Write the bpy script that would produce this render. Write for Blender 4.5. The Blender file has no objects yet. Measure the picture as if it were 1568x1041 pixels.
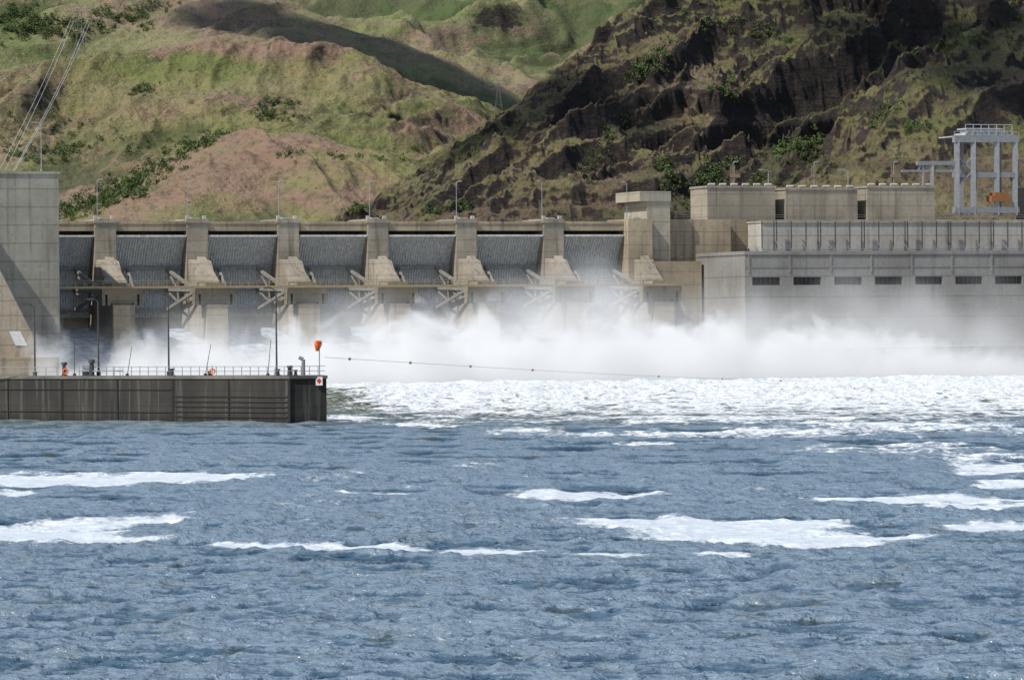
import bpy, math, random
import numpy as np
from mathutils import Vector, Matrix
from mathutils.bvhtree import BVHTree
random.seed(7); rng=np.random.default_rng(7)
scene=bpy.context.scene
F=7130.0; H=10.0; ROLL=0.009; U0=784.0; V0=514.0
# ---------------------------------------------------------------- survey helpers
def ang(u,v):
    du=u-U0; dv=v-V0
    return (du-ROLL*dv)/F, (dv+ROLL*du)/F
def P(u,v,Y):
    a,b=ang(u,v); return Vector((a*Y,Y,H-b*Y))
A=math.radians(20); CA,SA=math.cos(A),math.sin(A)
Y0=1000.0; X0=ang(162,400)[0]*Y0
def D(s,t,z): return (X0+s*CA+t*SA, Y0+s*SA-t*CA, z)
def S(u,t,v=430):
    k=ang(u,v)[0]
    return (k*(Y0-t*CA)-X0-t*SA)/(CA-k*SA)
def Zv(u,v,t):
    s=S(u,t,v); Y=Y0+s*SA-t*CA
    return H-ang(u,v)[1]*Y
# ---------------------------------------------------------------- numpy noise
def _h(x,y,seed):
    h=(x.astype(np.int64)*374761393+y.astype(np.int64)*668265263+seed*2147483647)&0xffffffff
    h=((h^(h>>13))*1274126177)&0xffffffff
    h=(h^(h>>16))&0xffffffff
    return h/4294967295.0
def vn(x,y,seed=0):
    xi=np.floor(x); yi=np.floor(y); fx=x-xi; fy=y-yi
    fx=fx*fx*fx*(fx*(fx*6-15)+10); fy=fy*fy*fy*(fy*(fy*6-15)+10)
    a=_h(xi,yi,seed); b=_h(xi+1,yi,seed); c=_h(xi,yi+1,seed); d=_h(xi+1,yi+1,seed)
    return (a+(b-a)*fx)+(c-a+(a-b-c+d)*fx)*fy
def fbm(x,y,o=4,seed=0,g=0.5):
    r=0; a=1; t=0
    for i in range(o):
        r=r+a*vn(x,y,seed+i*17); t+=a; a*=g; x,y=x*1.9+0.6*y+3.1,y*1.9-0.6*x*0.5+7.7
    return r/t
def ridg(x,y,o=4,seed=0,g=0.5):
    r=0; a=1; t=0
    for i in range(o):
        r=r+a*(1-np.abs(2*vn(x,y,seed+i*13)-1)); t+=a; a*=g; x,y=x*2.03+1.7,y*2.03+5.3
    return r/t
def sm(x,a,b): t=np.clip((x-a)/(b-a),0,1); return t*t*(3-2*t)
# ---------------------------------------------------------------- node helper
class M:
    def __init__(s,name):
        s.m=bpy.data.materials.new(name); s.m.use_nodes=True; s.t=s.m.node_tree; s.t.nodes.clear()
        s.out=s.t.nodes.new('ShaderNodeOutputMaterial')
    def n(s,ty,ins={},**pr):
        nd=s.t.nodes.new(ty)
        for k,v in pr.items(): setattr(nd,k,v)
        for k,v in ins.items(): s.set(nd.inputs[k],v)
        return nd
    def set(s,sock,v):
        if isinstance(v,bpy.types.NodeSocket): s.t.links.new(v,sock)
        elif isinstance(v,bpy.types.Node): s.t.links.new(v.outputs[0],sock)
        else:
            if isinstance(v,(tuple,list)) and len(v)==3 and sock.type=='RGBA': v=(*v,1)
            sock.default_value=v
    def math(s,op,a,b=0.0,c=0.0,clamp=False):
        nd=s.n('ShaderNodeMath',operation=op,use_clamp=clamp); s.set(nd.inputs[0],a); s.set(nd.inputs[1],b)
        if op in('MULTIPLY_ADD','SMOOTH_MIN'): s.set(nd.inputs[2],c)
        return nd.outputs[0]
    def mix(s,f,a,b,bt='MIX'):
        nd=s.n('ShaderNodeMix',data_type='RGBA',blend_type=bt); s.set(nd.inputs[0],f); s.set(nd.inputs[6],a); s.set(nd.inputs[7],b); return nd.outputs[2]
    def mr(s,v,a,b,c=0.0,d=1.0,smooth=True):
        nd=s.n('ShaderNodeMapRange',interpolation_type='SMOOTHSTEP' if smooth else 'LINEAR'); 
        for i,x in enumerate((v,a,b,c,d)): s.set(nd.inputs[i],x)
        return nd.outputs[0]
    def attr(s,name): return s.n('ShaderNodeAttribute',attribute_name=name).outputs['Fac']
    def pos(s,scale=(1,1,1)):
        if not hasattr(s,'_p'): s._p=s.n('ShaderNodeTexCoord').outputs['Object']
        if scale==(1,1,1): return s._p
        nd=s.n('ShaderNodeVectorMath',operation='MULTIPLY'); s.set(nd.inputs[0],s._p); s.set(nd.inputs[1],scale); return nd.outputs[0]
    def noise(s,scale,detail=4,vs=(1,1,1),rough=0.55,dist=0.0):
        return s.n('ShaderNodeTexNoise',{'Vector':s.pos(vs),'Scale':scale,'Detail':detail,'Roughness':rough,'Distortion':dist}).outputs[0]
    def bsdf(s,col,rough=0.85,normal=None,**kw):
        b=s.n('ShaderNodeBsdfPrincipled',{'Base Color':col,'Roughness':rough})
        for k,v in kw.items(): s.set(b.inputs[k],v)
        if normal is not None: s.set(b.inputs['Normal'],normal)
        s.t.links.new(b.outputs[0],s.out.inputs[0]); return b
    def bump(s,h,strength=0.5,dist=1.0):
        return s.n('ShaderNodeBump',{'Height':h,'Strength':strength,'Distance':dist}).outputs[0]
def simple(name,col,rough=0.6,metal=0.0,var=0.25):
    m=M(name); n=m.noise(1.5,5)
    c2=tuple(x*(1-var) for x in col)
    m.bsdf(m.mix(m.mr(n,0.3,0.7),c2,col),rough,None,Metallic=metal); return m.m
def concrete(name,c1,c2,lift=2.6,streak=0.5,dark=(0.05,0.045,0.038),low=None):
    m=M(name)
    base=m.mix(m.mr(m.noise(0.12,6),0.35,0.65),c1,c2)
    base=m.mix(m.math('MULTIPLY',m.mr(m.noise(1.2,6),0.45,0.75),0.25),base,dark)
    st=m.mr(m.noise(0.9,5,(1,1,0.06)),0.5,0.78)
    base=m.mix(m.math('MULTIPLY',st,streak),base,dark)
    st2=m.mr(m.noise(0.22,4,(1,1,0.12)),0.5,0.72)
    base=m.mix(m.math('MULTIPLY',st2,streak*.5),base,dark)
    sep=m.n('ShaderNodeSeparateXYZ',{0:m.pos()})
    fr=m.math('FRACT',m.math('DIVIDE',sep.outputs[2],lift))
    line=m.mr(m.math('ABSOLUTE',m.math('SUBTRACT',fr,0.5)),0.44,0.5,0,0.45)
    fl=m.math('FLOOR',m.math('DIVIDE',m.math('ADD',sep.outputs[2],lift/2),lift))
    wn=m.n('ShaderNodeTexWhiteNoise',{'W':fl},noise_dimensions='1D').outputs[0]
    base=m.mix(m.math('MULTIPLY',wn,0.22),base,tuple(x*0.55 for x in c1))
    base=m.mix(line,base,dark)
    if low is not None:
        base=m.mix(m.mr(m.math('ADD',sep.outputs[2],m.math('MULTIPLY',m.noise(0.8,4),1.2)),low,low+1.6,0.9,0),base,(0.010,0.010,0.008))
        base=m.mix(m.math('MULTIPLY',m.mr(m.noise(1.6,4,(1,1,0.05)),.56,.66),.35),base,(.14,.135,.12))
    b=m.bump(m.noise(3,6),0.3,0.1)
    m.bsdf(base,0.9,b); return m.m
# ---------------------------------------------------------------- mesh builder
class MB:
    def __init__(s): s.v=[]; s.f=[]; s.mi=[]; s.cur=0
    def add(s,vs,fs):
        o=len(s.v); s.v+= [tuple(v) for v in vs]; s.f+=[tuple(i+o for i in f) for f in fs]; s.mi+=[s.cur]*len(fs)
    def boxw(s,vs): s.add(vs,[(0,3,2,1),(4,5,6,7),(0,1,5,4),(1,2,6,5),(2,3,7,6),(3,0,4,7)])
    def box(s,s0,s1,t0,t1,z0,z1,T=D):
        s.boxw([T(a,b,c) for c in (z0,z1) for a,b in ((s0,t1),(s1,t1),(s1,t0),(s0,t0))])
    def beam(s,a,b,w,h=None):
        a=Vector(a);b=Vector(b);h=h or w;d=(b-a).normalized()
        up=Vector((0,0,1)) if abs(d.z)<0.95 else Vector((0,1,0))
        x=d.cross(up).normalized()*w/2;y=x.cross(d).normalized()*h/2
        s.boxw([a-x-y,a+x-y,a+x+y,a-x+y,b-x-y,b+x-y,b+x+y,b-x+y])
    def cyl(s,a,b,r0,r1=None,n=10):
        a=Vector(a);b=Vector(b);r1=r0 if r1 is None else r1;d=(b-a).normalized()
        up=Vector((0,0,1)) if abs(d.z)<0.95 else Vector((0,1,0))
        x=d.cross(up).normalized();y=x.cross(d)
        vs=[a+(x*math.cos(i*2*math.pi/n)+y*math.sin(i*2*math.pi/n))*r0 for i in range(n)]+[b+(x*math.cos(i*2*math.pi/n)+y*math.sin(i*2*math.pi/n))*r1 for i in range(n)]
        s.add(vs,[(i,(i+1)%n,(i+1)%n+n,i+n) for i in range(n)]+[tuple(range(n))[::-1],tuple(range(n,2*n))])
    def ball(s,c,r,n=10,m=6,sz=1.0):
        c=Vector(c);vs=[];fs=[]
        for j in range(m+1):
            for i in range(n):
                th=math.pi*j/m;ph=2*math.pi*i/n
                vs.append(c+Vector((r*math.sin(th)*math.cos(ph),r*math.sin(th)*math.sin(ph),r*sz*math.cos(th))))
        for j in range(m):
            for i in range(n): fs.append((j*n+i,(j+1)*n+i,(j+1)*n+(i+1)%n,j*n+(i+1)%n))
        s.add(vs,fs)
    def prism(s,poly,a0,a1,T):
        n=len(poly); vs=[T(a0,*p) for p in poly]+[T(a1,*p) for p in poly]
        s.add(vs,[tuple(range(n)),tuple(range(n,2*n))[::-1]]+[(i,i+n,(i+1)%n+n,(i+1)%n) for i in range(n)])
    def obj(s,name,mats,parent=None,smooth=False):
        me=bpy.data.meshes.new(name); me.from_pydata(s.v,[],s.f); 
        for m in (mats if isinstance(mats,list) else [mats]): me.materials.append(m)
        me.polygons.foreach_set('material_index',s.mi)
        if smooth: me.polygons.foreach_set('use_smooth',[True]*len(s.f))
        import bmesh
        bm=bmesh.new(); bm.from_mesh(me); bmesh.ops.recalc_face_normals(bm,faces=bm.faces); bm.to_mesh(me); bm.free()
        o=bpy.data.objects.new(name,me); scene.collection.objects.link(o)
        if parent: o.parent=parent
        return o
def empty(name):
    o=bpy.data.objects.new(name,None); scene.collection.objects.link(o); return o
def grid(name,X,Y,Z,mat,smooth=True,attrs=None):
    ny,nx=X.shape
    co=np.stack([X,Y,Z],-1).reshape(-1,3).astype(np.float32)
    me=bpy.data.meshes.new(name); nv=nx*ny; me.vertices.add(nv); me.vertices.foreach_set('co',co.ravel())
    j,i=np.meshgrid(np.arange(ny-1),np.arange(nx-1),indexing='ij'); q=(j*nx+i).ravel()
    fs=np.stack([q,q+1,q+nx+1,q+nx],-1).astype(np.int32)
    me.loops.add(fs.size); me.loops.foreach_set('vertex_index',fs.ravel())
    me.polygons.add(len(fs)); me.polygons.foreach_set('loop_start',np.arange(len(fs),dtype=np.int32)*4)
    me.update(calc_edges=True); me.validate()
    me.polygons.foreach_set('use_smooth',np.full(len(fs),smooth))
    for k,a in (attrs or {}).items():
        at=me.attributes.new(k,'FLOAT','POINT'); at.data.foreach_set('value',a.astype(np.float32).ravel())
    me.materials.append(mat); o=bpy.data.objects.new(name,me); scene.collection.objects.link(o); return o
# ---------------------------------------------------------------- camera / light
cam=bpy.data.cameras.new('camera'); co=bpy.data.objects.new('camera',cam); scene.collection.objects.link(co)
co.location=(0,0,H); co.rotation_euler=(math.radians(90),ROLL,0); cam.sensor_width=36; cam.lens=F/1568*36
cam.shift_y=-6.5/1568; cam.clip_start=1; cam.clip_end=20000; scene.camera=co
EL=math.radians(50); AZ=math.radians(233)
sund=Vector((math.sin(AZ)*math.cos(EL),math.cos(AZ)*math.cos(EL),math.sin(EL)))
sl=bpy.data.lights.new('sun','SUN'); sl.energy=5.0; sl.angle=math.radians(0.5); sl.color=(1,0.95,0.87)
so=bpy.data.objects.new('sun',sl); scene.collection.objects.link(so); so.rotation_euler=sund.to_track_quat('Z','Y').to_euler()
w=bpy.data.worlds.new('World'); scene.world=w; w.use_nodes=True; nt=w.node_tree
sky=nt.nodes.new('ShaderNodeTexSky'); sky.sky_type='NISHITA'; sky.sun_disc=False; sky.sun_elevation=EL; sky.sun_rotation=AZ; sky.air_density=1.0; sky.dust_density=1.0
nt.links.new(sky.outputs[0],nt.nodes['Background'].inputs[0]); nt.nodes['Background'].inputs[1].default_value=0.115
scene.view_settings.view_transform='Standard'; scene.view_settings.look='None'; scene.view_settings.exposure=0
# ---------------------------------------------------------------- materials
m_con=concrete('concrete_weathered',(0.36,0.315,0.245),(0.25,0.22,0.17),2.6,.7)
m_con2=concrete('concrete_tan',(0.40,0.325,0.22),(0.28,0.23,0.16),3.0,0.7)
m_pow=concrete('concrete_powerhouse',(0.25,0.24,0.22),(0.19,0.18,0.165),4.5,0.4)
m_light=concrete('concrete_pale',(0.50,0.47,0.42),(0.40,0.375,0.33),3.2,0.4)
m_guide=concrete('concrete_stained_dark',(0.050,0.045,0.038),(0.024,0.023,0.020),1.9,0.85,(0.010,0.010,0.009),0.5)
m_gate=simple('gate_grey_paint',(0.62,0.62,0.60),0.6,0,0.4)
m_arm=simple('gate_arm_paint',(0.26,0.245,0.22),0.6,0,0.4)
m_rust=simple('brown_steel',(0.17,0.125,0.075),0.7)
m_dark=simple('dark_void',(0.02,0.02,0.02),0.9)
m_steel=simple('galvanised_steel',(0.30,0.32,0.34),0.5,0.2)
m_pole=simple('dark_pole_paint',(0.06,0.062,0.065),0.5)
m_white=simple('white_paint',(0.75,0.75,0.73),0.5,0,0.1)
m_orange=simple('orange_paint',(0.75,0.15,0.02),0.5,0,0.1)
m_red=simple('red_paint',(0.6,0.03,0.03),0.5,0,0.1)
m_crane=simple('crane_grey_paint',(0.24,0.25,0.26),0.5)
m_yel=simple('yellow_rail_paint',(0.30,0.23,0.12),0.6)
# ---------------------------------------------------------------- spillway dam
SP=S(848,0,370)/5
dam=empty('spillway_dam')
ZD=Zv(162,343,0); ZT=Zv(162,335,0)
W=4.7
mb=MB()
for i in range(-1,7):
    c=i*SP; h=W/2
    mb.box(c-h,c+h,-14,0,0,ZT)
    mb.box(c-h-0.25,c+h+0.25,-2.2,0.25,ZT-0.9,ZT-0.35)
    zc=Zv(162,398,0); zb=Zv(162,434,9)
    mb.prism([(-0.002,0),(-0.002,zc),(2.6,zc-.4),(7.2,zb),(13.0,zb),(13.0,0)],c-h*0.93,c+h*0.93,D)
    vs=[D(c-h*0.36,2.3,zc+0.6),D(c+h*0.42,2.3,zc+0.6),D(c+h*1.08,7.8,zb+0.25),D(c-h*1.08,7.8,zb+0.25)]
    lo=[(x,y,z-1.0) for x,y,z in vs]
    mb.boxw(lo+vs)
mb.obj('piers',m_con,dam)
mb=MB()
for i in range(-1,7):
    c=i*SP
    mb.box(c-2.35,c+2.35,13.01,14.6,0,17.2)
mb.obj('pier_noses',m_con2,dam)
mb=MB()
s_l=-1.6*SP; s_r=6*SP
mb.box(s_l,s_r,-10,-0.6,ZD-1.5,ZD); mb.box(s_l,s_r,-0.8,-0.45,ZD,ZD+0.55)
mb.box(s_l,s_r,-12,-6.6,0,16.0)
mb.box(s_l,s_r,-11,-8,ZD-4.5,ZD-1.5)
mb.obj('road_deck',m_con2,dam)
mb=MB(); wz=Zv(100,437,14)
for i in range(-1,7):
    c=i*SP
    mb.box(c-4.5,c+4.5,10.5,13.6,wz-2.0,wz-0.75)
    for dx in (-4.1,-2.9,2.9,4.1): mb.box(c+dx-0.35,c+dx+0.35,10.7,13.3,wz-4.3,wz-2.0)
    mb.box(c-3.0,c+3.0,10.9,13.25,wz-3.8,wz-2.0)
mb.obj('trunnion_beams',concrete('trunnion_concrete',(.27,.23,.165),(.18,.155,.115),2.6,.7),dam)
mb=MB(); s0=-1.6*SP; s1=S(1043,14)
mb.box(s0,s1,13.7,15.7,wz-0.75,wz-0.25)
for z in (wz+0.35,wz+0.85): mb.box(s0,s1,15.6,15.68,z-0.04,z+0.04); mb.box(s0,s1,13.8,13.88,z-0.04,z+0.04)
k=s0
while k<s1: mb.box(k,k+0.1,15.6,15.68,wz-0.25,wz+0.85); k+=2.0
mb.obj('service_walkway',m_yel,dam)
TT,TZ,R=10.0,wz-1.2,16.3
mbs=MB(); mbr=MB(); mba=MB()
for i in range(-1,6):
    a0=i*SP+W/2+0.15; a1=(i+1)*SP-W/2-0.15
    th0=math.radians(-20); th1=math.asin((ZD-2.6-TZ)/R); n=18
    prof=[(TT-R*math.cos(th0+(th1-th0)*j/n),TZ+R*math.sin(th0+(th1-th0)*j/n)) for j in range(n+1)]
    vs=[D(a0,t,z) for t,z in prof]+[D(a1,t,z) for t,z in prof]+[D(a0,t-.3,z) for t,z in prof]+[D(a1,t-.3,z) for t,z in prof]
    m_=n+1
    mbs.add(vs,[(j,j+1,j+1+m_,j+m_) for j in range(n)]+[(j+2*m_,j+1+2*m_,j+1+3*m_,j+3*m_) for j in range(n)]+[(0,m_,3*m_,2*m_),(n,n+m_,n+3*m_,n+2*m_)])
    nr=26
    for r in range(nr+1):
        sc=a0+(a1-a0)*r/nr
        for j in range(0,n,1):
            (ta,za),(tb,zb_)=prof[j],prof[j+1]
            mbr.boxw([D(sc-.1,ta,za),D(sc+.1,ta,za),D(sc+.1,ta+.35,za),D(sc-.1,ta+.35,za),D(sc-.1,tb,zb_),D(sc+.1,tb,zb_),D(sc+.1,tb+.35,zb_),D(sc-.1,tb+.35,zb_)])
    gz=[-0.27,0.03,0.33]
    for g in gz:
        t=TT-(R-0.9)*math.cos(g); z=TZ+(R-0.9)*math.sin(g)
        mba.box(a0,a1,t-.45,t+.45,z-.3,z+.3)
    t=TT-(R-.2)*math.cos(th1); z=TZ+(R-.2)*math.sin(th1); mbs.box(a0,a1,t-.3,t+.8,z-.05,z+.35)
    for sgn,e in ((1,a0),(-1,a1)):
        hub=D(e+sgn*0.8,TT,TZ)
        pts=[]
        for g in gz:
            p=D(e+sgn*3.4,TT-(R-1.3)*math.cos(g),TZ+(R-1.3)*math.sin(g)); pts.append(Vector(p))
            mba.beam(p,hub,.6,.6)
        hb=Vector(hub)
        for q in (0.4,0.7):
            for a_,b_ in ((0,1),(1,2)): mba.beam(pts[a_].lerp(hb,q),pts[b_].lerp(hb,q),.32)
        mba.beam(pts[0].lerp(hb,.4),pts[1].lerp(hb,.0),.3); mba.beam(pts[1].lerp(hb,.4),pts[2].lerp(hb,.0),.3)
        mba.cyl(D(e,TT,TZ),D(e+sgn*1.4,TT,TZ),.9)
mbs.obj('gate_skins',m_gate,dam); mbr.obj('gate_ribs',m_gate,dam); mba.obj('gate_arms',m_arm,dam)
mb=MB()
for i in range(0,7):
    for o_ in (-2,1.8): mb.box(i*SP+o_-.35,i*SP+o_+.35,-1.4,-.7,ZT,ZT+.7)
    mb.box(i*SP-.9,i*SP+.9,-3,-1.8,ZT,ZT+.35)
mb.obj('deck_floodlights',m_light,dam)
def pbox(mb,u0,u1,v0,v1,t,depth,tv=None):
    vm=(v0+v1)/2; um=(u0+u1)/2
    a=S(u0,t,vm); b=S(u1,t,vm); z1=Zv(um,v0,t); z0=Zv(um,v1,t) if v1<585 else -2
    mb.box(a,b,t-depth,t,z0,z1); return a,b,z0,z1
mb=MB()
pbox(mb,963,1000,336,600,2,12)
mb.obj('end_block',m_con2,dam)
mb=MB()
pbox(mb,992,1027,300,600,0.6,14); pbox(mb,980,1027.5,293,308,0.9,15)
mb.obj('elevator_tower',concrete('concrete_tower',(0.40,0.36,0.28),(0.31,0.28,0.215),3.2,.4),dam)
mb=MB()
pbox(mb,1027,1120,336,600,-1.5,14)
pbox(mb,1000,1075,400,600,3.5,10)
mb.obj('nonoverflow_wall',m_con2,dam)
# ---------------------------------------------------------------- powerhouse
ph=empty('powerhouse_building')
TF=27
zr=Zv(1141,385,TF); sA=S(1141,TF); sB=sA+130
mb=MB(); 
zwt=Zv(1300,424,TF); zwb=Zv(1300,436,TF)
mb.box(sA,sB,-2,TF-1.0,-2,zr)
mb.box(sA,sB,TF-1.0,TF,-2,zwb)
mb.box(sA,sB,TF-1.0,TF,zwt,zr)
wins=[]; sw=S(1152,TF); wp=S(1215,TF)-sw; ww=S(1195,TF)-sw
e=sA
for k in range(14):
    a=sw+k*wp; mb.box(e,a,TF-1.0,TF,zwb,zwt); e=a+ww; wins.append((a,e))
mb.box(e,sB,TF-1.0,TF,zwb,zwt)
mb.obj('walls',m_pow,ph)
mb=MB()
zl=Zv(1300,408,TF)
mb.box(sA-.15,sB,TF-27.5,TF+.22,zr-.7,zr+.05); mb.box(sA-.03,sB,TF,TF+.12,zl-.15,zl+.15)
mb.obj('parapet_cornice',m_pow,ph)
mb=MB()
for a,b in wins: mb.box(a,b,TF-.97,TF-.8,zwb,zwt)
mb.obj('windows',m_dark,ph)
mb=MB()
for a,b in wins:
    for q in range(1,6): x=a+(b-a)*q/6; mb.box(x-.06,x+.06,TF-.8,TF-.6,zwb,zwt)
mb.obj('window_mullions',m_pole,ph)
mb=MB()
for k in range(14):
    x=sw+k*wp-0.9; mb.box(x-.2,x+.2,TF,TF+.18,zr-4.6,zr-.7)
mb.obj('pilasters',m_pow,ph)
zu=Zv(1300,341,4)
mb=MB(); a=S(1167,4); mb.box(a,a+130,-4,4,zr,zu); mb.box(a-.2,a+130,-4.2,4.25,zu,zu+.4)
mb.obj('rear_pale_wall',m_light,ph)
mb=MB(); zi=Zv(1300,336,-2)
mb.box(S(1075,-2),sB,-20,-4.3,0,zi)
mb.obj('intake_deck',m_con2,ph)
mb=MB()
for u0,u1,v0 in ((1083,1187,288),(1203,1313,291),(1328,1431,288),(1585,1680,290)):
    a,b,z0,z1=pbox(mb,u0,u1,v0,337,-5,10); mb.box(a-.2,b+.2,-15.2,-4.8,z1,z1+.5)
mb.obj('intake_blocks',m_con,ph)
mb=MB()
for u0,u1,v0 in ((1083,1187,288),(1203,1313,291),(1328,1431,288)):
    a=S(u0,-5);b=S(u1,-5);z1=Zv((u0+u1)/2,v0,-5)+.5
    for q in range(6):
        x=a+(b-a)*(q+.3)/6; mb.cyl(D(x,-6,z1+.3),D(x+1.6,-6,z1+.3),.3,n=8)
mb.obj('intake_pipework',m_light,ph)
mb=MB(); k=0; x=S(1167,5)
while x<sB-20:
    mb.box(x-.1,x+.1,5,5.2,zr+1.0,zu+.3); 
    if k%3==1: mb.box(x-.75,x-.55,5,5.2,zr+1.0,zu+.3)
    x+=3.6; k+=1
mb.obj('wall_ladders',m_pole,ph)
mb=MB(); x=S(1160,TF-1)
while x<sB-2:
    p=Vector(D(x,TF-.6,zr)); mb.beam(p,p+Vector((-1.6,0,2.1)),.13); mb.beam(p,p+Vector((0,0,1.1)),.1)
    x+=6.1
for z in (zr+.6,zr+1.1): mb.box(S(1145,TF-.5),sB,TF-.55,TF-.5,z-.03,z+.03)
x=S(1145,TF-.5)
while x<sB: mb.box(x,x+.06,TF-.55,TF-.5,zr,zr+1.1); x+=2.2
for q in (.6,1.1): mb.box(S(1030,-5),sB,-4.6,-4.55,zi+q-.03,zi+q+.03)
mb.obj('roof_railing',m_steel,ph)
TR=42
mb=MB(); zt=Zv(1400,531,TR); zt0=Zv(1400,543,TR)
s2=S(1292,TR)
mb.box(s2,sB,TF,TR,zt0,zt)
mb.box(S(1190,TR-8),s2,TF,TR-8,zt0+.5,zt+1.2)
x=s2+3
while x<sB:
    mb.box(x-1.2,x+1.2,TF,TR-.6,-2,zt0)
    mb.prism([(x-4.5,zt0),(x+4.5,zt0),(x+1.2,zt0-2.4),(x-1.2,zt0-2.4)],TR-3,TR-.3,lambda a_,p,q:D(p,a_,q))
    x+=14
mb.obj('tailrace_deck',m_pow,ph)
mb=MB()
x=s2
while x<sB: mb.box(x,x+.08,TR-.2,TR-.12,zt,zt+1.1); x+=2
for q in (.55,1.1): mb.box(s2,sB,TR-.2,TR-.13,zt+q-.035,zt+q+.035)
mb.obj('tailrace_railing',m_steel,ph)
mb=MB(); 
s3=S(1036,6); mb.box(s3,s3+3.5,3.5,6.5,Zv(1042,520,6),Zv(1042,492,6)); mb.box(s3-.2,s3+3.7,3.5,6.8,Zv(1042,492,6),Zv(1042,490,6))
mb.obj('equipment_cabinet',m_steel,dam)
# ---------------------------------------------------------------- gantry crane
cr=empty('gantry_crane'); tc=-6
def Q(u,v,t=tc): return D(S(u,t,v),t,Zv(u,v,t))
mb=MB()
for u in (1465,1490,1526,1554): mb.beam(Q(u,330),Q(u,214),1.2,1.2)
for u in (1472,1492,1530,1556): mb.beam(Q(u,330,tc-9),Q(u,214,tc-9),1.0)
for v,hh in ((213,1.6),(268,1.2),(322,1.4)):
    mb.beam(Q(1460,v),Q(1559,v),1.4,hh) if v!=268 else mb.beam(Q(1490,v),Q(1559,v),1.1,hh)
    mb.beam(Q(1460,v,tc-9),Q(1559,v,tc-9),1.4,hh)
for u in (1465,1490,1526,1554): mb.beam(Q(u,215),Q(u,215,tc-9),.8)
mb.beam(Q(1465,262),Q(1490,240),.5); mb.beam(Q(1465,240),Q(1490,262),.5); mb.beam(Q(1465,285),Q(1490,262),.4)
for u in (1427,1413): mb.beam(Q(u,335),Q(u,250),.8 if u==1427 else .5)
mb.beam(Q(1404,250),Q(1462,250),.9,.9); mb.beam(Q(1404,262),Q(1462,262),.6,.6)
for k in range(6): mb.beam(Q(1406+k*9,262),Q(1411+k*9,250),.3)
mb.beam(Q(1380,262),Q(1404,262),.5)
mb.obj('frame',m_crane,cr)
mb=MB()
a=S(1481,tc,200); b=S(1552,tc,200); z0=Zv(1515,209,tc); z1=Zv(1515,196,tc)
mb.box(a,b,tc-7,tc-1,z0+.3,z0+.8)
mb.box(a+1,b-2.5,tc-6,tc-2,z0+.8,z1-.3); mb.box(a+.5,b-2,tc-6.5,tc-1.5,z1-.3,z1)
for q in range(7):
    x=a+(b-a)*q/6; mb.box(x-.07,x+.07,tc-.9,tc-.8,z0,z1+.8)
mb.box(a,b,tc-.9,tc-.8,z1+.7,z1+.85); mb.box(a,b,tc-.9,tc-.8,z0+1.3,z0+1.4)
a=S(1460,tc,214);b=S(1559,tc,214); z=Zv(1510,207,tc)
mb.box(a,b,tc-8,tc+.5,z-.5,z-.25)
mb.box(a,b,tc+.4,tc+.5,z+.7,z+.8)
for q in range(12): x=a+(b-a)*q/11; mb.box(x-.04,x+.04,tc+.4,tc+.5,z-.3,z+.75)
mb.obj('trolley_house',simple('trolley_pale_paint',(.42,.44,.45)),cr)
mb=MB(); a=S(1519,tc+1,305);b=S(1546,tc+1,305);mb.box(a,b,tc-2,tc+1,Zv(1530,309,tc),Zv(1530,300,tc)); mb.box(a+.8,b-.4,tc-2,tc+.8,Zv(1530,300,tc),Zv(1530,295,tc))
mb.cyl(Q(1532,296),Q(1532,270),.08)
mb.obj('hoist_block',simple('hoist_orange',(0.28,0.11,0.03)),cr)
# ---------------------------------------------------------------- lock wall at left
lk=empty('navigation_lock_wall')
mb=MB(); a,b,z0,z1=pbox(mb,-260,91,266,600,30,26); mb.box(a,b+.3,3.8,30.25,z1,z1+.5)
mb.obj('monolith',concrete('concrete_lock',(0.34,0.32,0.27),(0.25,0.235,0.19),3.75,0.65),lk)
mb=MB()
T2=lambda a_,p,q:D(p,a_,q)
# buttress with a broad sloping top face running down towards the river
pts=[(-60,300),(0,414),(72,556),(72,600),(-60,600)]
pf=[(S(u,44,v),Zv(u,v,44) if v<590 else -2) for u,v in pts]
vs=[]
for (p,q) in pf: vs.append(D(p,44,q))
for (p,q),dz in zip(pf,(5.5,5.5,5.5,0,0)): vs.append(D(p+ (1.2 if dz else 0),30.01,q+dz*.9))
n=5
mb.add(vs,[tuple(range(n)),tuple(range(n,2*n))[::-1]]+[(i,i+n,(i+1)%n+n,(i+1)%n) for i in range(n)])
mb.obj('sloping_buttress',concrete('concrete_sloped',(0.50,0.42,0.32),(0.40,0.33,0.25),3.0,0.5),lk)
mb=MB(); mb.prism([(S(u,44.1,v),Zv(u,v,44.1)) for u,v in ((14,507),(31,507),(42,529),(24,529))],44.03,44.12,T2)
mb.obj('white_panel',m_white,lk)
mb=MB(); pbox(mb,-200,91,548,600,50,19)
mb.obj('lower_landing',m_con2,lk)
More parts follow.
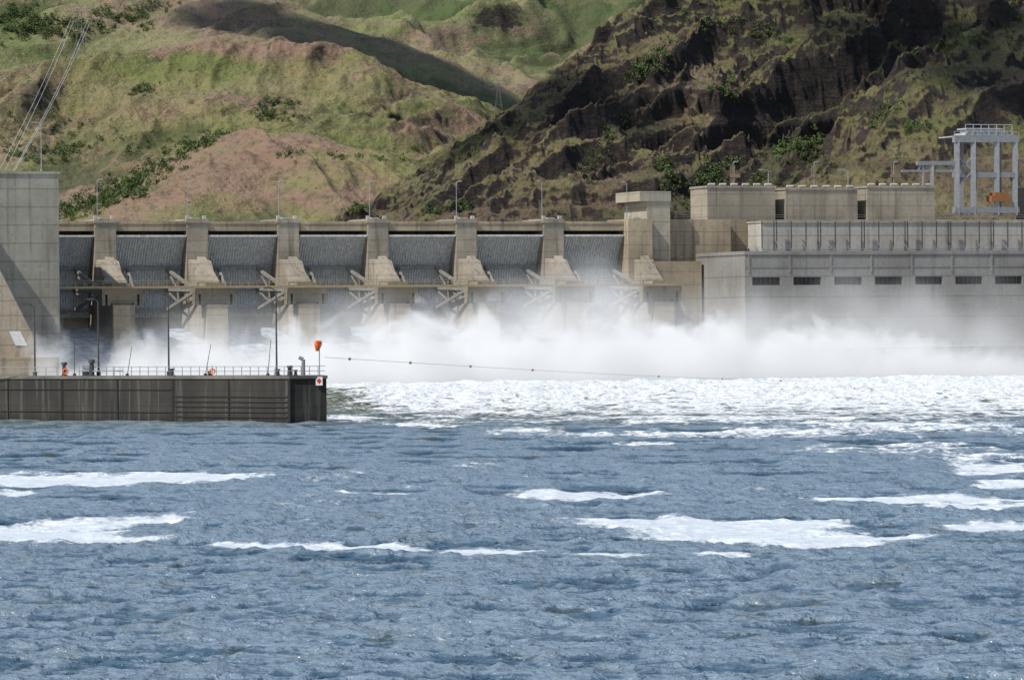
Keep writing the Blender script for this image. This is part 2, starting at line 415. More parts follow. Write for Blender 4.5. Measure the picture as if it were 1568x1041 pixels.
# ---------------------------------------------------------------- guide wall (near)
gw=empty('lock_guide_wall')
def PW(u,Y,z): k=ang(u,600)[0]; return Vector((k*Y,Y,z))
zt_=5.55
ptsF=[(-420,600),(0,580),(443,544),(500,545.5)]
fr=[PW(u,Y,0) for u,Y in ptsF]
back=[fr[3]+Vector((-1.2,9,0)),fr[0]+Vector((2,12,0))]
loop=fr+back
def loopprism(mb,loop,z0,z1):
    n=len(loop); vs=[(p.x,p.y,z0) for p in loop]+[(p.x,p.y,z1) for p in loop]
    mb.add(vs,[tuple(range(n))[::-1],tuple(range(n,2*n))]+[(i,(i+1)%n,(i+1)%n+n,i+n) for i in range(n)])
mb=MB(); loopprism(mb,loop,-3,zt_-.35); mb.obj('wall_body',m_guide,gw)
mb=MB(); off=[p+Vector((0,-.18,0)) for p in fr]; loopprism(mb,[off[0],off[1],off[2],off[3]+Vector((.15,0,0)),back[0]+Vector((.15,.1,0)),back[1]],zt_-.35,zt_); mb.obj('coping',concrete('coping_concrete',(0.20,0.19,0.165),(0.11,0.105,0.09),9,.5),gw)
mb=MB()
def along(u):
    for (ua,Ya),(ub,Yb) in zip(ptsF,ptsF[1:]):
        if ua<=u<=ub:
            pa,pb=PW(ua,Ya,0),PW(ub,Yb,0); k=ang(u,600)[0]
            d=pb-pa; t=(k*pa.y-pa.x)/(d.x-k*d.y); return pa+d*t
    return PW(u,600,0)
for z in (3.1,2.5,1.9,1.3,.7):
    a=along(268);b=along(440); o_=Vector((0,-.03,z)); mb.beam(a+o_,b+o_,.14,.12)
for z in (3.9,1.2):
    for ua,ub in ((-400,-1),(1,93),(97,262)): mb.beam(along(ua)+Vector((0,-.03,z)),along(ub)+Vector((0,-.03,z)),.14,.08)
for u in (95,265,443,12,180,350):
    a=along(u); mb.beam(a+Vector((0,-.1,.2)),a+Vector((0,-.1,zt_-.4)),.22 if u in(95,265,443) else .1,.15)
mb.obj('fender_timbers',simple('dark_timber',(0.03,0.028,0.025),.9),gw)
mb=MB(); u=175
while u<=498:
    a=along(u)+Vector((0,.5,zt_)); mb.cyl(a,a+Vector((0,0,1.1)),.045,n=6); u+=13
for z in (.55,1.1):
    for ua,ub in ((175,443),(443,498)): mb.cyl(along(ua)+Vector((0,.5,zt_+z)),along(ub)+Vector((0,.5,zt_+z)),.04,n=6)
u=-100
while u<=92:
    a=along(u)+Vector((0,.5,zt_)); mb.cyl(a,a+Vector((0,0,1.1)),.04,n=6); u+=17
for z in (.55,1.1): mb.cyl(along(-100)+Vector((0,.5,zt_+z)),along(92)+Vector((0,.5,zt_+z)),.035,n=6)
mb.obj('railing',m_steel,gw)
def lamp(u,vt,base,arm=-1.2,Ymul=None,mat=m_pole,r=.11,name='street_lamp'):
    base=Vector(base); _,b=ang(u,vt); zt=H-b*base.y
    mb=MB(); mb.cyl(base,base+Vector((0,0,.5)),r*2.2,n=8); mb.cyl(base+Vector((0,0,.4)),(base.x,base.y,zt),r,r*.6,8)
    top=Vector((base.x,base.y,zt)); 
    prev=top
    for k in range(1,5):
        q=k/4; p=top+Vector((arm*q,0,.35*math.sin(q*math.pi/2)-0.0)); mb.cyl(prev,p,r*.6,n=6); prev=p
    mb.boxw([prev+Vector((x,y,z)) for z in (-.12,.08) for x,y in ((-.45,-.16),(.45,-.16),(.45,.16),(-.45,.16))])
    return mb.obj(name,mat)
for u,vt,arm in ((422,445,-1.0),(256,454,-1.0),(148,462,-.9),(50,470,-.9)):
    p=along(u)+Vector((0,3,zt_)); lamp(u,vt,p,arm,r=.12)
for u,vt,arm in ((150,277,.8),(288,279,.8),(428,279,.8),(567,280,.8),(700,280,.8),(831,279,-.8),(961,281,-.8)):
    lamp(u,vt,D(S(u,-9),-9,ZD),arm,r=.11,mat=m_steel)
for u,vt,arm,v0 in ((1178,262,-1.8,290),(1300,262,-2.0,290),(1124,250,.6,287),(1248,250,.6,290),(1370,250,.6,287)):
    lamp(u,vt,D(S(u,-12),-12,Zv(u,v0,-12)),arm,r=.12,mat=m_steel)
lamp(65,190,D(S(65,20),20,Zv(65,263,20)),-1.6,r=.13,mat=m_steel)
mb=MB()
for u in (1124,1248,1370):
    b=Vector(D(S(u,-12),-12,Zv(u,287,-12)))
    mb.beam(b+Vector((-.8,0,2.6)),b+Vector((1.6,0,2.6)),.5,.8); mb.beam(b+Vector((-.5,0,0)),b+Vector((-.5,0,5)),.25); mb.beam(b+Vector((.3,0,0)),b+Vector((.3,0,5)),.25)
mb.obj('hoist_machinery',m_rust,ph)
for u,vt,tilt in ((112,510,0),(193,530,.6),(313,527,.7),(409,520,.4)):
    p=along(u)+Vector((0,2,zt_)); _,b=ang(u,vt); top=Vector((p.x+tilt,p.y,H-b*p.y)); mb=MB(); mb.cyl(p,top,.05,.03,6); mb.cyl(p,p+Vector((0,0,.3)),.2,n=8); mb.obj('antenna_pole',m_pole)
p=along(489)+Vector((0,1.0,zt_)); mb=MB(); mb.cyl(p,p+Vector((0,0,3.3)),.06,n=6); mb.obj('pole',m_steel,(wp_:=empty('windsock')))
mb=MB(); c=p+Vector((-.1,0,3.6)); 
mb.cyl(c+Vector((.0,0,.42)),c+Vector((-.05,0,-.05)),.42,.44,12); mb.cyl(c+Vector((-.05,0,-.05)),c+Vector((-.2,0,-.75)),.44,.16,12)
mb.cyl(c+Vector((0,0,.42)),c+Vector((0,0,.52)),.42,.25,12)
mb.cur=1; mb.cyl(c+Vector((0,-.30,.22)),c+Vector((0,-.47,.22)),.16,n=10)
mb.obj('sock',[m_orange,m_red],wp_)
sg=empty('warning_sign'); a=along(489)+Vector((0,-.25,4.95))
mb=MB(); mb.boxw([a+Vector((x,y,z)) for z in(-.55,.45) for x,y in((-.4,-.04),(.4,-.04),(.4,.04),(-.4,.04))]); mb.obj('board',m_white,sg)
mb=MB(); mb.add([a+Vector(q) for q in ((0,-.06,-.38),(.3,-.06,-.03),(0,-.06,.32),(-.3,-.06,-.03))],[(0,1,2,3)]); mb.obj('diamond',m_red,sg)
def bollard(u,h=1.0,r=.28,dy=1.5):
    p=along(u)+Vector((0,dy,zt_)); mb=MB(); mb.cyl(p,p+Vector((0,0,h*.8)),r,r*.8,12); mb.cyl(p+Vector((0,0,h*.8)),p+Vector((0,0,h)),r*1.3,r*1.15,12); mb.cyl(p,p+Vector((0,0,.1)),r*1.5,n=12); mb.obj('mooring_bollard',m_pole)
for u,h,r in ((97,1.7,.3),(139,2.0,.34),(262,.9,.3),(443,1.2,.3),(424,.8,.3),(320,.6,.25),(452,.7,.2)): bollard(u,h,r)
mb=MB(); p=along(464)+Vector((0,1.4,zt_)); mb.cyl(p,p+Vector((0,0,1.9)),.22,n=12); mb.cyl(p+Vector((0,0,1.9)),p+Vector((-.5,0,2.15)),.24,.2,12); mb.obj('ventilation_pipe',m_crane)
for u in (100,325):
    p=along(u)+Vector((0,.3,zt_+.35)); mb=MB()
    for k in range(12):
        a0=k*math.pi/6;a1=a0+math.pi/6; mb.cyl(p+Vector((.3*math.cos(a0),0,.3*math.sin(a0)+.2)),p+Vector((.3*math.cos(a1),0,.3*math.sin(a1)+.2)),.09,n=6)
    mb.beam(p+Vector((0,.1,-.35)),p+Vector((0,.1,.9)),.08); mb.obj('life_ring',m_orange)
mb=MB(); a=along(120)+Vector((0,2,zt_)); b=along(182)+Vector((0,2,zt_))
mb.beam(a+Vector((0,0,.6)),b+Vector((0,0,.6)),1.0,.12)
mb.beam(a+Vector((0,0,1.1)),b+Vector((0,0,1.1)),.07)
for k in range(7): q=a.lerp(b,k/6); mb.beam(q,q+Vector((0,0,1.1)),.08)
mb.beam(a+Vector((.8,0,0)),a+Vector((.8,0,1.3)),.9,.9)
mb.obj('gangway_platform',m_steel)
# ---------------------------------------------------------------- marker cable
mb=MB(); c0=P(497,547,548); c1=P(1290,585,960); prev=None
def cab(q): p=c0.lerp(c1,q); p.z-=0.5*math.sin(math.pi*q); return p
for k in range(41):
    p=cab(k/40)
    if prev: mb.cyl(prev,p,.022,n=5)
    prev=p
cb=empty('marker_buoy_line'); mb.obj('cable',m_steel,cb)
mb=MB()
for u in (535,628,720,815,1008,1105,1195):
    lo,hi=0,1
    for _ in range(30):
        mid=(lo+hi)/2; p=cab(mid); uu=U0+F*p.x/p.y
        if uu<u: lo=mid
        else: hi=mid
    mb.ball(cab(lo),.19,8,6)
mb.obj('marker_balls',simple('faded_marker',(.35,.2,.12)),cb)
# ---------------------------------------------------------------- water
rows=1150; cols=1000
q=np.linspace(1/100.,1/1075.,rows); Yr=1/q
ac=np.linspace(-1,1,cols); ex=np.array([1.3,2,4,9]); ac=np.concatenate([-ex[::-1],ac,ex])
YY=np.repeat(Yr[:,None],len(ac),1); XX=ac[None,:]*(0.125*YY+8)
dY=np.abs(np.gradient(Yr)[:,None])
att=lambda lam: np.clip(1.7-dY*2.4/lam,0,1)
uu=U0+F*XX/YY; vv=V0+F*H/YY; uu2=uu+ROLL*(vv-V0); vv=vv-ROLL*(uu-U0); uu=uu2
foam=np.zeros_like(XX)
for (cu,cv,ru,rv,st) in [(120,738,170,7,1),(270,733,110,7,1),(60,822,115,9,1),(140,828,110,4,.9),(120,808,80,6,.9),(210,800,85,6,.85),(390,838,130,3.5,.88),(580,842,130,3.5,.92),(740,848,95,4.5,.92),(880,760,110,7,.95),(800,762,80,3,.8),(1120,820,130,13,.98),(1050,804,140,8,.98),(1210,808,90,8,.88),(1260,830,130,9,.92),(1370,826,60,5,.8),(1430,768,170,5,.92),(1520,722,70,10,.85),(1530,812,70,6,.95),(1555,745,60,7,.85),(20,757,35,3.5,.9),(580,760,60,3,.65),(1100,853,80,4,.7),(930,853,90,4,.75),(1450,883,60,3,.5),(1550,660,70,8,.6),(1480,777,100,4,.88)]:
    d=((uu-cu)/ru)**2+((vv-cv)/rv)**2
    foam=np.maximum(foam,st*1.0*np.exp(-(.42*d)**1.1))
slick=foam.copy()
z1=sm(-vv,-712,-600); lat=sm(uu,400,620)
zone=z1*(0.35+0.65*lat)
for (cu,cv,ru,rv,st) in [(960,668,230,7,.62),(1180,665,180,9,.70),(980,680,90,4,.70),(1400,655,250,16,.64),(650,652,70,5,.72),(540,642,80,7,.70),(800,660,90,5,.68),(1400,690,260,16,.55),(1130,642,420,12,.66),(760,632,260,8,.66),(1500,705,120,8,.6)]:
    d=((uu-cu)/ru)**2+((vv-cv)/rv)**2; foam=np.maximum(foam,st*np.exp(-.45*d))
foam=np.maximum(foam,zone*0.78)
foam=np.maximum(foam,sm(-vv,-616,-588)*.95)
foam=np.maximum(foam,.29+.16*(fbm(XX*.02,YY*.01,3,88)-.5))
wx=XX+2*fbm(XX*.05,YY*.05,2,5); wy=YY+0.22*XX+4*fbm(XX*.06,YY*.06,2,9)
gust=0.6+0.8*fbm(XX*.03,YY*.02,3,77)
wbig=.75*(ridg(wx/6.5,wy/6.5,2,1)-.5)*att(6)*sm(YY,150,350)
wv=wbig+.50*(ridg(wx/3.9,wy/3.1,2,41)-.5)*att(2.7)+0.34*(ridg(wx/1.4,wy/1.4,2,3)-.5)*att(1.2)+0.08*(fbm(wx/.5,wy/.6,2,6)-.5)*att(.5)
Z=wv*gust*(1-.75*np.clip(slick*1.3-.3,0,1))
turb=np.clip((YY-560)/180,0,1)
Z+=turb*1.8*(ridg(XX/11,YY/9,3,21)-.45)+turb*.8*(fbm(XX/2.2,YY/5,3,30)-.5)
m=M('river_water')
at=m.attr('foam'); tb=m.attr('turb'); wh=m.attr('wave'); fa=m.attr('far'); sk=m.attr('slick')
nA=m.noise(.30,6,(.6,.3,1),.66,.8); nB=m.noise(1.5,6,(.7,.4,1),.7)
nn=m.math('ADD',m.math('MULTIPLY',nA,.6),m.math('MULTIPLY',nB,.4))
nn=m.math('ADD',nn,m.math('MULTIPLY',m.math('SUBTRACT',wh,.5),.09))
th=m.math('SUBTRACT',.90,m.math('MULTIPLY',at,.62))
nd=m.mr(nn,m.math('SUBTRACT',th,.08),m.math('ADD',th,.05))
nC=m.noise(1.1,4,(1,.42,1),.60,.3); nD=m.noise(.45,5,(1,.22,1),.65,.3)
nE=m.mix(fa,nC,nD)
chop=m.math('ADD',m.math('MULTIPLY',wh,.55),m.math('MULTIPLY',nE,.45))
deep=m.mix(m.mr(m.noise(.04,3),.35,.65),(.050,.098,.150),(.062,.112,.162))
deep=m.mix(m.mr(chop,.40,.51,.95,0),deep,(.009,.024,.038))  # shade of the wave troughs painted into the water colour
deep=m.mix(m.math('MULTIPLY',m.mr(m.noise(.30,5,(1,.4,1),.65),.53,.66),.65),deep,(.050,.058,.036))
deep=m.mix(m.math('MULTIPLY',m.mr(chop,.54,.62),.55),deep,(.25,.32,.39))  # painted highlights: paler colour on the wave crests
deep=m.mix(tb,deep,m.mix(m.mr(nB,.42,.60),(.035,.045,.036),(.25,.25,.15)))
foamc=m.mix(m.mr(nB,.35,.65),(.50,.56,.62),(.86,.88,.87))
foamc=m.mix(m.math('MULTIPLY',sk,.8),foamc,(.56,.62,.69))
col=m.mix(m.math('MULTIPLY',nd,m.math('SUBTRACT',1.0,m.math('MULTIPLY',sk,.15))),deep,foamc)
b1=m.bump(m.noise(.9,4,(1,1.1,1),.58),1.0,.9)
bn=m.n('ShaderNodeBump',{'Height':m.noise(3.2,3,(1,1.0,1)),'Strength':.7,'Distance':.10,'Normal':b1}).outputs[0]
nmx=m.n('ShaderNodeMix',data_type='VECTOR'); geo=m.n('ShaderNodeNewGeometry')
m.set(nmx.inputs[0],m.math('MULTIPLY',m.math('MULTIPLY',nd,sk),.8)); m.set(nmx.inputs[4],bn); m.set(nmx.inputs[5],geo.outputs['Normal'])
m.bsdf(col,m.math('ADD',m.math('ADD',.12,m.math('MULTIPLY',fa,.45)),m.math('MULTIPLY',nd,.4)),nmx.outputs[1],IOR=1.33)
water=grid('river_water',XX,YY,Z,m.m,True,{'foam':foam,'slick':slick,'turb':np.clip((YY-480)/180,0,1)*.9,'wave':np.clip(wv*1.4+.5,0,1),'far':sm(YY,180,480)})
# ---------------------------------------------------------------- spillway jets
m=M('falling_whitewater')
st=m.noise(.6,6,(1,1,.2),.6)
m.bsdf(m.mix(m.mr(st,.35,.65),(.13,.17,.22),(.42,.47,.52)),.9,m.bump(m.noise(1.2,5),.4,.4))
jet=empty('spillway_water')
for i in range(-1,6):
    a0=i*SP+W/2+.1; a1=(i+1)*SP-W/2-.1
    s_=np.linspace(a0,a1,60); b_=np.linspace(0,1,60); SS,BB=np.meshgrid(s_,b_)
    T_=-6+BB*38; Zj=12.8*(1-BB**1.6)-.5
    n_=fbm(SS*.4,T_*.15,3,50+i); Zj=Zj+(n_-.5)*1.6*BB+1.0*BB*np.sin(BB*3)
    g=grid('jet_sheet',X0+SS*CA+T_*SA,Y0+SS*SA-T_*CA,Zj,m.m); g.parent=jet
# ---------------------------------------------------------------- spray mist volume (local dam axes)
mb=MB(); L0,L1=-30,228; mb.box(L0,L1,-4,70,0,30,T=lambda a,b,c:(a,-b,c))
m=M('spray_mist'); sep=m.n('ShaderNodeSeparateXYZ',{0:m.pos()}); sx,sy,sz=sep.outputs[0],sep.outputs[1],sep.outputs[2]
tt=m.math('MULTIPLY',sy,-1)
n1=m.noise(.085,4,(1,1,1.0),.64,.5); n2=m.noise(.03,2,(1,1,.7),.55)
latr=m.mr(sx,150,215,1,.25)
bay=m.math('MULTIPLY_ADD',m.math('COSINE',m.math('MULTIPLY',m.math('SUBTRACT',sx,SP*.5+4),2*math.pi/SP)),.28,.82)
bay=m.mix(m.mr(sx,110,135),bay,(.85,.85,.85))
pl=m.math('MULTIPLY',m.math('MULTIPLY',m.mr(n1,.34,.66,0,1,False),15),bay)
Hd=m.math('MULTIPLY',m.math('ADD',pl,m.mr(sx,0,60,-.5,2.0)),latr)
tf=m.math('MULTIPLY',m.mr(tt,2,24,.10,1),m.mr(tt,69,44))
core=m.math('MULTIPLY',m.mr(m.math('SUBTRACT',Hd,sz),-2.0,5.0),tf)
core=m.math('MULTIPLY',core,m.mr(sx,0,60,.10,.18))
Hh=m.math('MULTIPLY',m.math('ADD',m.math('MULTIPLY',m.mr(n2,.35,.65,0,1,False),m.mr(sx,40,130,12,20)),m.mr(sx,-20,110,5,8)),m.mr(sx,185,226,1,.5))
haze=m.math('MULTIPLY',m.mr(m.math('SUBTRACT',Hh,sz),-4,15),m.mr(tt,70,50))
haze=m.math('MULTIPLY',haze,m.mr(sx,10,90,.020,.028))
den=m.math('ADD',core,haze)
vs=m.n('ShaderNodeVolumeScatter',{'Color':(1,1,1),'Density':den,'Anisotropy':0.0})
em=m.n('ShaderNodeEmission',{'Color':(.90,.95,1.0),'Strength':m.math('MULTIPLY',den,.38)})  # added glow stands in for multiple scattering; real spray emits no light
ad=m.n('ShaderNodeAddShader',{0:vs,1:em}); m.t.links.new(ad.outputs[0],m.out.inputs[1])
m.m.cycles.volume_step_rate=0.45
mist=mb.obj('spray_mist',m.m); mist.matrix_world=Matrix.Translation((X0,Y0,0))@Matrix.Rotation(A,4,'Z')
# ---------------------------------------------------------------- hills
def hillmat(name,g1,g2,br,rock,rockiness,bands=.3,speck=.5,lush=.8,rw=.05,bt=.44,bd_=4.0):
    m=M(name); geo=m.n('ShaderNodeNewGeometry'); nz=m.n('ShaderNodeSeparateXYZ',{0:geo.outputs['Normal']}).outputs[2]
    c=m.mix(m.mr(m.noise(.012,5,(1,.6,2),.6),.4,.6),g1,g2)
    c=m.mix(m.mr(m.noise(.009,8,(1,.4,2.2),.7,.8),bt,bt+.12),c,br)
    c=m.mix(m.math('MULTIPLY',m.mr(m.noise(.02,6,(1,.4,3),.7),.5,.62),.5),c,(.27,.235,.135))
    gl=m.mr(m.math('ADD',m.attr('gully'),m.math('MULTIPLY',m.math('SUBTRACT',m.noise(.06,5,(1,.6,1),.65),.5),.5)),.52,.68)
    c=m.mix(m.math('MULTIPLY',gl,lush),c,(.05,.085,.02))
    c=m.mix(m.math('MULTIPLY',m.mr(m.noise(.12,6,(1,.5,2),.7),.49,.68),speck),c,tuple(x*.34 for x in g1))
    c=m.mix(m.math('MULTIPLY',m.mr(m.noise(.45,5,(1,.35,1),.75),.5,.64),speck),c,tuple(x*.30 for x in g2))
    bd=m.mr(m.noise(.03,4,(.35,.2,9),.6,.3),.55,.68)
    c=m.mix(m.math('MULTIPLY',bd,bands),c,rock)
    rk=m.mr(m.math('ADD',nz,m.math('MULTIPLY',m.math('SUBTRACT',m.noise(.12,8,(1,.7,2),.75),.5),.7)),rockiness+rw,rockiness-rw)
    rc=m.mix(m.mr(m.noise(.25,7,(1,.6,2.5),.75),.38,.62),rock,tuple(x*.35 for x in rock))
    c=m.mix(rk,c,rc)
    hgt=m.math('ADD',m.noise(.12,8,(1,.6,2),.72),m.math('MULTIPLY',m.noise(.6,4,(1,.5,1)),.3))
    m.bsdf(c,.95,m.bump(hgt,1.0,bd_)); return m.m
def hill(name,crest,Yc,Yb,zb,mat,nx=420,ny=260,amp=14,sc=140,shear=0.0,pw=.9,seed=1,terr=0,slant=0.0,fine=.5,cenv=.55,ys=2.4,micro=.16,hs=0):
    us=np.array([c[0] for c in crest],float); vs=np.array([c[1] for c in crest],float)
    Yc_=Yc+slant*(us-us.mean())
    Xs=np.array([ang(u,v)[0]*y for u,v,y in zip(us,vs,Yc_)]); Zs=np.array([H-ang(u,v)[1]*y for u,v,y in zip(us,vs,Yc_)])
    x=np.linspace(Xs[0],Xs[-1],nx); b=np.concatenate([np.linspace(0,1,ny),1+np.linspace(.02,.8,40)])
    X,B=np.meshgrid(x,b); ZC=np.interp(x,Xs,Zs); 
    kk=np.ones(15)/15; ZC=np.convolve(np.pad(ZC,7,mode='edge'),kk,'valid')
    YC=np.interp(x,Xs,Yc_)[None,:]
    Y=Yb+(YC-Yb)*B
    f=np.where(B<=1,np.clip(B,0,1)**pw,1-.6*(B-1))
    Z=zb+(ZC[None,:]-zb)*f
    wxx=X+shear*(Y-Yb)+sc*.35*(fbm(X/(sc*.8),Y/(sc*.9),3,seed+40)-.5)
    rg=ridg(wxx/sc,Y/(sc*ys),2,seed,.4)
    r2=ridg(wxx/(sc*.33),Y/(sc*ys*.4),3,seed+5,.55)
    env=np.clip(B*2.2,0,1)*np.where(B<1,1-cenv*sm(B,.75,1),1-cenv)
    if hs: env=env*np.clip((ZC[None,:]-zb)/hs,.12,1)
    Z=Z+(rg-.62)*amp*2*env+(r2-.6)*amp*fine*2*env
    Z=Z+(fbm(X/40,Y/60,5,seed+3,.55)-.5)*amp*.6*env
    Z=Z+(ridg(X/11,Y/16,4,seed+8,.6)-.5)*amp*micro*(env*.6+.4)
    if terr>0:
        p=terr*(1+.4*(fbm(X/90,Y/90,2,seed+60)-.5)); q=Z/p+2.2*fbm(X/110,Y/150,3,seed+61); fr_=q-np.floor(q)
        gate=sm(fbm(X/55,Y/70,3,seed+62),.42,.6)
        Z=Z+(sm(fr_,.1,.6)-fr_)*p*.6*gate*np.clip(B*2,0,1)
    return grid(name,X,Y,Z,mat,True,{'gully':np.clip(1-(rg*.65+r2*.35),0,1)*1.25})
GRN=(.175,.20,.055); GR2=(.255,.23,.095); BRN=(.30,.195,.135); ROCK=(.09,.065,.046)
mL=hillmat('grass_hillside',GRN,GR2,BRN,ROCK,.46,.25,.48,.75,.05,.435,5.0)
mS=hillmat('grass_spur',GRN,GR2,BRN,ROCK,.46,.3,.48,.75,.05,.42,5.0)
mL2=hillmat('grass_far',(.145,.185,.055),(.21,.21,.09),(.26,.185,.125),ROCK,.48,.3,.42)
mR=hillmat('basalt_slope',(.165,.175,.045),(.25,.21,.09),(.20,.14,.088),(.072,.050,.037),.735,.5,.62,.55,.09,.46,8.0)
hB=hill('far_hillside',[(-500,-90),(300,-70),(700,-60),(1100,-90),(1500,-200)],3500,2500,60,mL2,420,240,30,170,-.35,.9,11)
hM=hill('middle_hillside',[(-420,-60),(0,-45),(200,-30),(330,-8),(420,8),(500,33),(600,68),(700,103),(760,128),(860,185),(1000,260)],2600,2250,70,mL2,460,240,15,120,-.5,.85,23)
hF=hill('front_hillside',[(-420,230),(-50,185),(0,150),(60,120),(140,84),(230,73),(330,62),(430,58),(520,80),(600,108),(680,145),(760,185),(860,245),(980,320)],2000,1600,30,mL,600,340,19,105,-.35,.75,31,0,0,.5,.8,2.4,.2)
hS=hill('lower_spur_hillside',[(-300,420),(60,385),(140,335),(205,292),(245,255),(330,214),(400,205),(480,208),(560,222),(640,240),(740,290),(860,350)],1540,1320,28,mS,520,260,11,70,.3,.75,47,0,0,.5,.8,2.4,.25)
hR=hill('basalt_hillside',[(440,400),(545,328),(600,287),(660,240),(730,200),(800,155),(860,115),(930,62),(1000,22),(1060,-15),(1200,-90),(1400,-190),(1700,-330),(2000,-420)],1600,1190,28,mR,1200,640,24,74,-.50,.95,63,11,0.35,.6,.75,4.0,.30,70)
hills=[hS,hF,hM,hB,hR]
def bv(o):
    me=o.data; n=len(me.vertices); c=np.empty(n*3,np.float32); me.vertices.foreach_get('co',c); c=c.reshape(-1,3)
    f=np.empty(len(me.polygons)*4,np.int32); me.polygons.foreach_get('vertices',f); return BVHTree.FromPolygons(c.tolist(),f.reshape(-1,4).tolist())
BV=[bv(o) for o in hills]
def land(u,v):
    a,b=ang(u,v); d=Vector((a,1,-b)).normalized(); best=None
    for k,t in enumerate(BV):
        h=t.ray_cast(Vector((0,0,H)),d)
        if h[0] is not None and (best is None or h[3]<best[1]): best=(h[0],h[3],k)
    return best
# ---------------------------------------------------------------- clouds above the valley (cast the drifting cloud shadows)
mb=MB()
def cloud(lst):
    for u,v,r in lst:
        h=land(u,v)
        if not h: continue
        L=(2200-h[0].z)/sund.z; c=h[0]+sund*L
        for _ in range(7):
            o=Vector((random.uniform(-1,1)*r*.8,random.uniform(-1,1)*r*1.2,random.uniform(-.2,.2)*r)); mb.ball(c+o,r*random.uniform(.45,.8),14,9,.55)
cloud([(360,22,26),(440,42,30),(520,66,32),(590,92,34),(660,118,34),(730,143,32),(790,170,26)])
cloud([(1340,60,16),(1420,55,20),(1500,80,20),(1550,140,20),(1560,40,20)])
mc=M('cloud_vapour'); mc.bsdf((.85,.85,.86),1.0,mc.bump(mc.noise(.05,5),1,8))
mb.obj('cloud',mc.m,None,True)
# ---------------------------------------------------------------- shrubs
V=[];Fc=[]
def shrub(p,r,n=70):
    k=max(3,int(n/18)); cl=[(rng.normal(0,.38,3)*r*np.array([1,1,.55])+np.array([0,0,r*.4]),r*rng.uniform(.3,.55)) for _ in range(k)]
    for _ in range(n):
        c,cr_=cl[rng.integers(k)]; d=rng.normal(0,1,3); d/=np.linalg.norm(d); q=np.array(p)+c+d*cr_*rng.uniform(.6,1.05)
        s_=r*rng.uniform(.08,.18); a=rng.normal(0,1,3);a/=np.linalg.norm(a); b=np.cross(a,d+.01); b/=np.linalg.norm(b)+1e-6
        o=len(V); V.extend([tuple(q+a*s_),tuple(q-a*s_*.6+b*s_*.8),tuple(q-a*s_*.5-b*s_*.8)]); Fc.append((o,o+1,o+2))
def scatter(lst):
    for (u0,v0,u1,v1,wd,n,r0,r1) in lst:
        for _ in range(n):
            q=rng.uniform(); u=u0+(u1-u0)*q+rng.normal(0,wd); v=v0+(v1-v0)*q+rng.normal(0,wd*.5)
            h=land(u,v)
            if h and h[0].y>1180: shrub(h[0]-Vector((0,0,.3)),rng.uniform(r0,r1),80)
scatter([(95,330,240,262,13,130,1,3.6),(130,322,215,290,12,70,1,3.4),(240,262,335,205,9,60,1,3.2),(160,240,330,205,8,30,.8,2),(395,160,450,160,8,26,1,3),(395,178,460,180,8,26,1,3),(200,142,235,138,8,20,1,3),(95,240,130,222,8,20,1,3),
 (0,50,130,40,16,80,2,4.5),(0,30,60,20,12,40,2,4.5),(100,60,260,0,14,60,1.5,4),(150,15,230,45,12,36,1.5,4),(430,240,460,232,5,8,1,2.5),(500,242,620,245,5,12,1,2.5),(540,325,560,312,8,16,1,3),(630,228,650,238,5,8,1,2.4),(0,230,90,240,16,50,1,3),(20,190,180,200,20,34,.8,2.4)])
for _ in range(800):
    u=rng.uniform(0,900); v=rng.uniform(0,320); h=land(u,v)
    if h and h[2]!=4: shrub(h[0]-Vector((0,0,.2)),rng.uniform(.4,1.5)*(h[1]/1700),22)
mF=M('shrub_foliage'); nf=mF.noise(.35,3); mF.bsdf(mF.mix(mF.mr(nf,.35,.65),(.035,.06,.016),(.09,.13,.032)),.9)
def flush(name):
    global V,Fc
    me=bpy.data.meshes.new(name); me.from_pydata(V,[],Fc); me.materials.append(mF.m); o=bpy.data.objects.new(name,me); scene.collection.objects.link(o); V=[];Fc=[]
flush('hillside_shrubs')
scatter([(960,120,1020,85,12,40,1,3),(1060,310,1110,240,14,40,1,3),(1010,240,1030,290,8,30,1,3),(1100,140,1130,130,14,22,1,2.6),(1190,240,1260,210,14,50,1,2.6),(1330,200,1370,160,14,30,1,2.6),(1390,200,1420,195,8,20,1,2.6),(880,280,960,180,12,40,.8,2),(640,325,720,315,10,22,1,2.4),(1040,20,1200,60,20,36,1,2.6),(1420,80,1568,30,20,30,1,2.6),(1050,320,1250,250,16,60,.8,2.4)])
for _ in range(1000):
    u=rng.uniform(560,1568); v=rng.uniform(0,330); h=land(u,v)
    if h and h[2]==4: shrub(h[0]-Vector((0,0,.2)),rng.uniform(.35,1.2),20)
flush('basalt_hillside_shrubs')
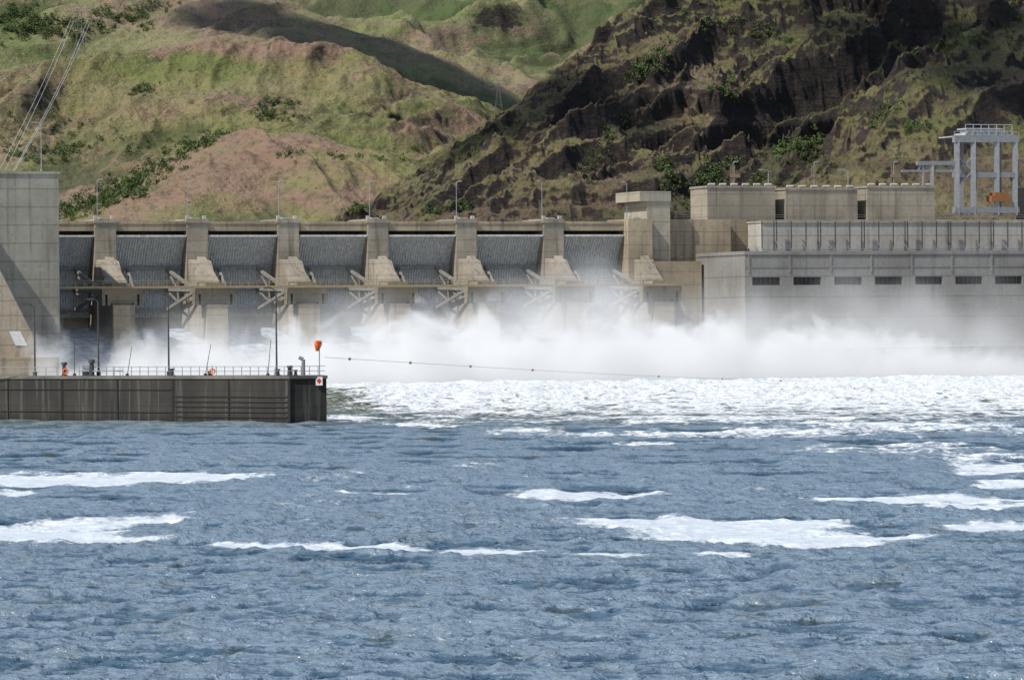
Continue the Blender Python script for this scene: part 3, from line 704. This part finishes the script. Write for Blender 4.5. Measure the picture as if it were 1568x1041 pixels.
# ---------------------------------------------------------------- ground + reservoir
mb=MB(); mb.add([(-9000,-500,-4),(9000,-500,-4),(9000,14000,-4),(-9000,14000,-4)],[(0,1,2,3)])
mb.obj('ground',simple('ground_soil',(.12,.11,.07),.95))
mb=MB(); mb.add([D(-250,-14.1,29),D(400,-14.1,29),D(400,-300,29),D(-250,-300,29)],[(0,1,2,3)]); mb.obj('reservoir_water',simple('reservoir',(.03,.06,.08),.1))
# ---------------------------------------------------------------- pylons and power lines
m_pyl=simple('weathered_lattice_steel',(.12,.125,.13),.6)
def pylon(u,vt,Y,hgt,th=1.0):
    t=P(u,vt,Y); b=t-Vector((0,0,hgt)); mb=MB(); w0=hgt*.12; w1=hgt*.03
    cs=[(-1,-1),(1,-1),(1,1),(-1,1)]
    lev=[0,.3,.55,.75,1]
    def c(q,k): w_=w0+(w1-w0)*min(q/.75,1); return b+Vector((cs[k][0]*w_,cs[k][1]*w_,hgt*q))
    for a_,b_ in zip(lev,lev[1:]):
        for k in range(4):
            mb.beam(c(a_,k),c(b_,k),.2*th); mb.beam(c(a_,k),c(b_,(k+1)%4),.11*th); mb.beam(c(b_,k),c(b_,(k+1)%4),.11*th)
    for q,l in ((.75,.25),(.87,.32),(1,.22)):
        a_=b+Vector((-l*hgt,0,hgt*q)); d_=b+Vector((l*hgt,0,hgt*q)); mb.beam(a_,d_,.18*th); mb.beam(a_,b+Vector((0,0,hgt*(q+.05))),.11*th); mb.beam(d_,b+Vector((0,0,hgt*(q+.05))),.11*th)
    mb.obj('transmission_tower',m_pyl)
pylon(122,18,1900,26); pylon(763,124,1750,13,.8)
mb=MB()
for (u0,v0,Ya,u1,v1,Yb) in ((108,32,1900,-60,370,1050),(113,32,1900,-45,362,1050),(134,32,1900,20,262,1050),(138,35,1900,0,300,1050)):
    a=P(u0,v0,Ya);b=P(u1,v1,Yb); prev=a
    for k in range(1,21):
        q=k/20; p=a.lerp(b,q); p.z-=8*math.sin(math.pi*q)*.3; mb.cyl(prev,p,.055,n=4); prev=p
mb.obj('power_lines',m_white)
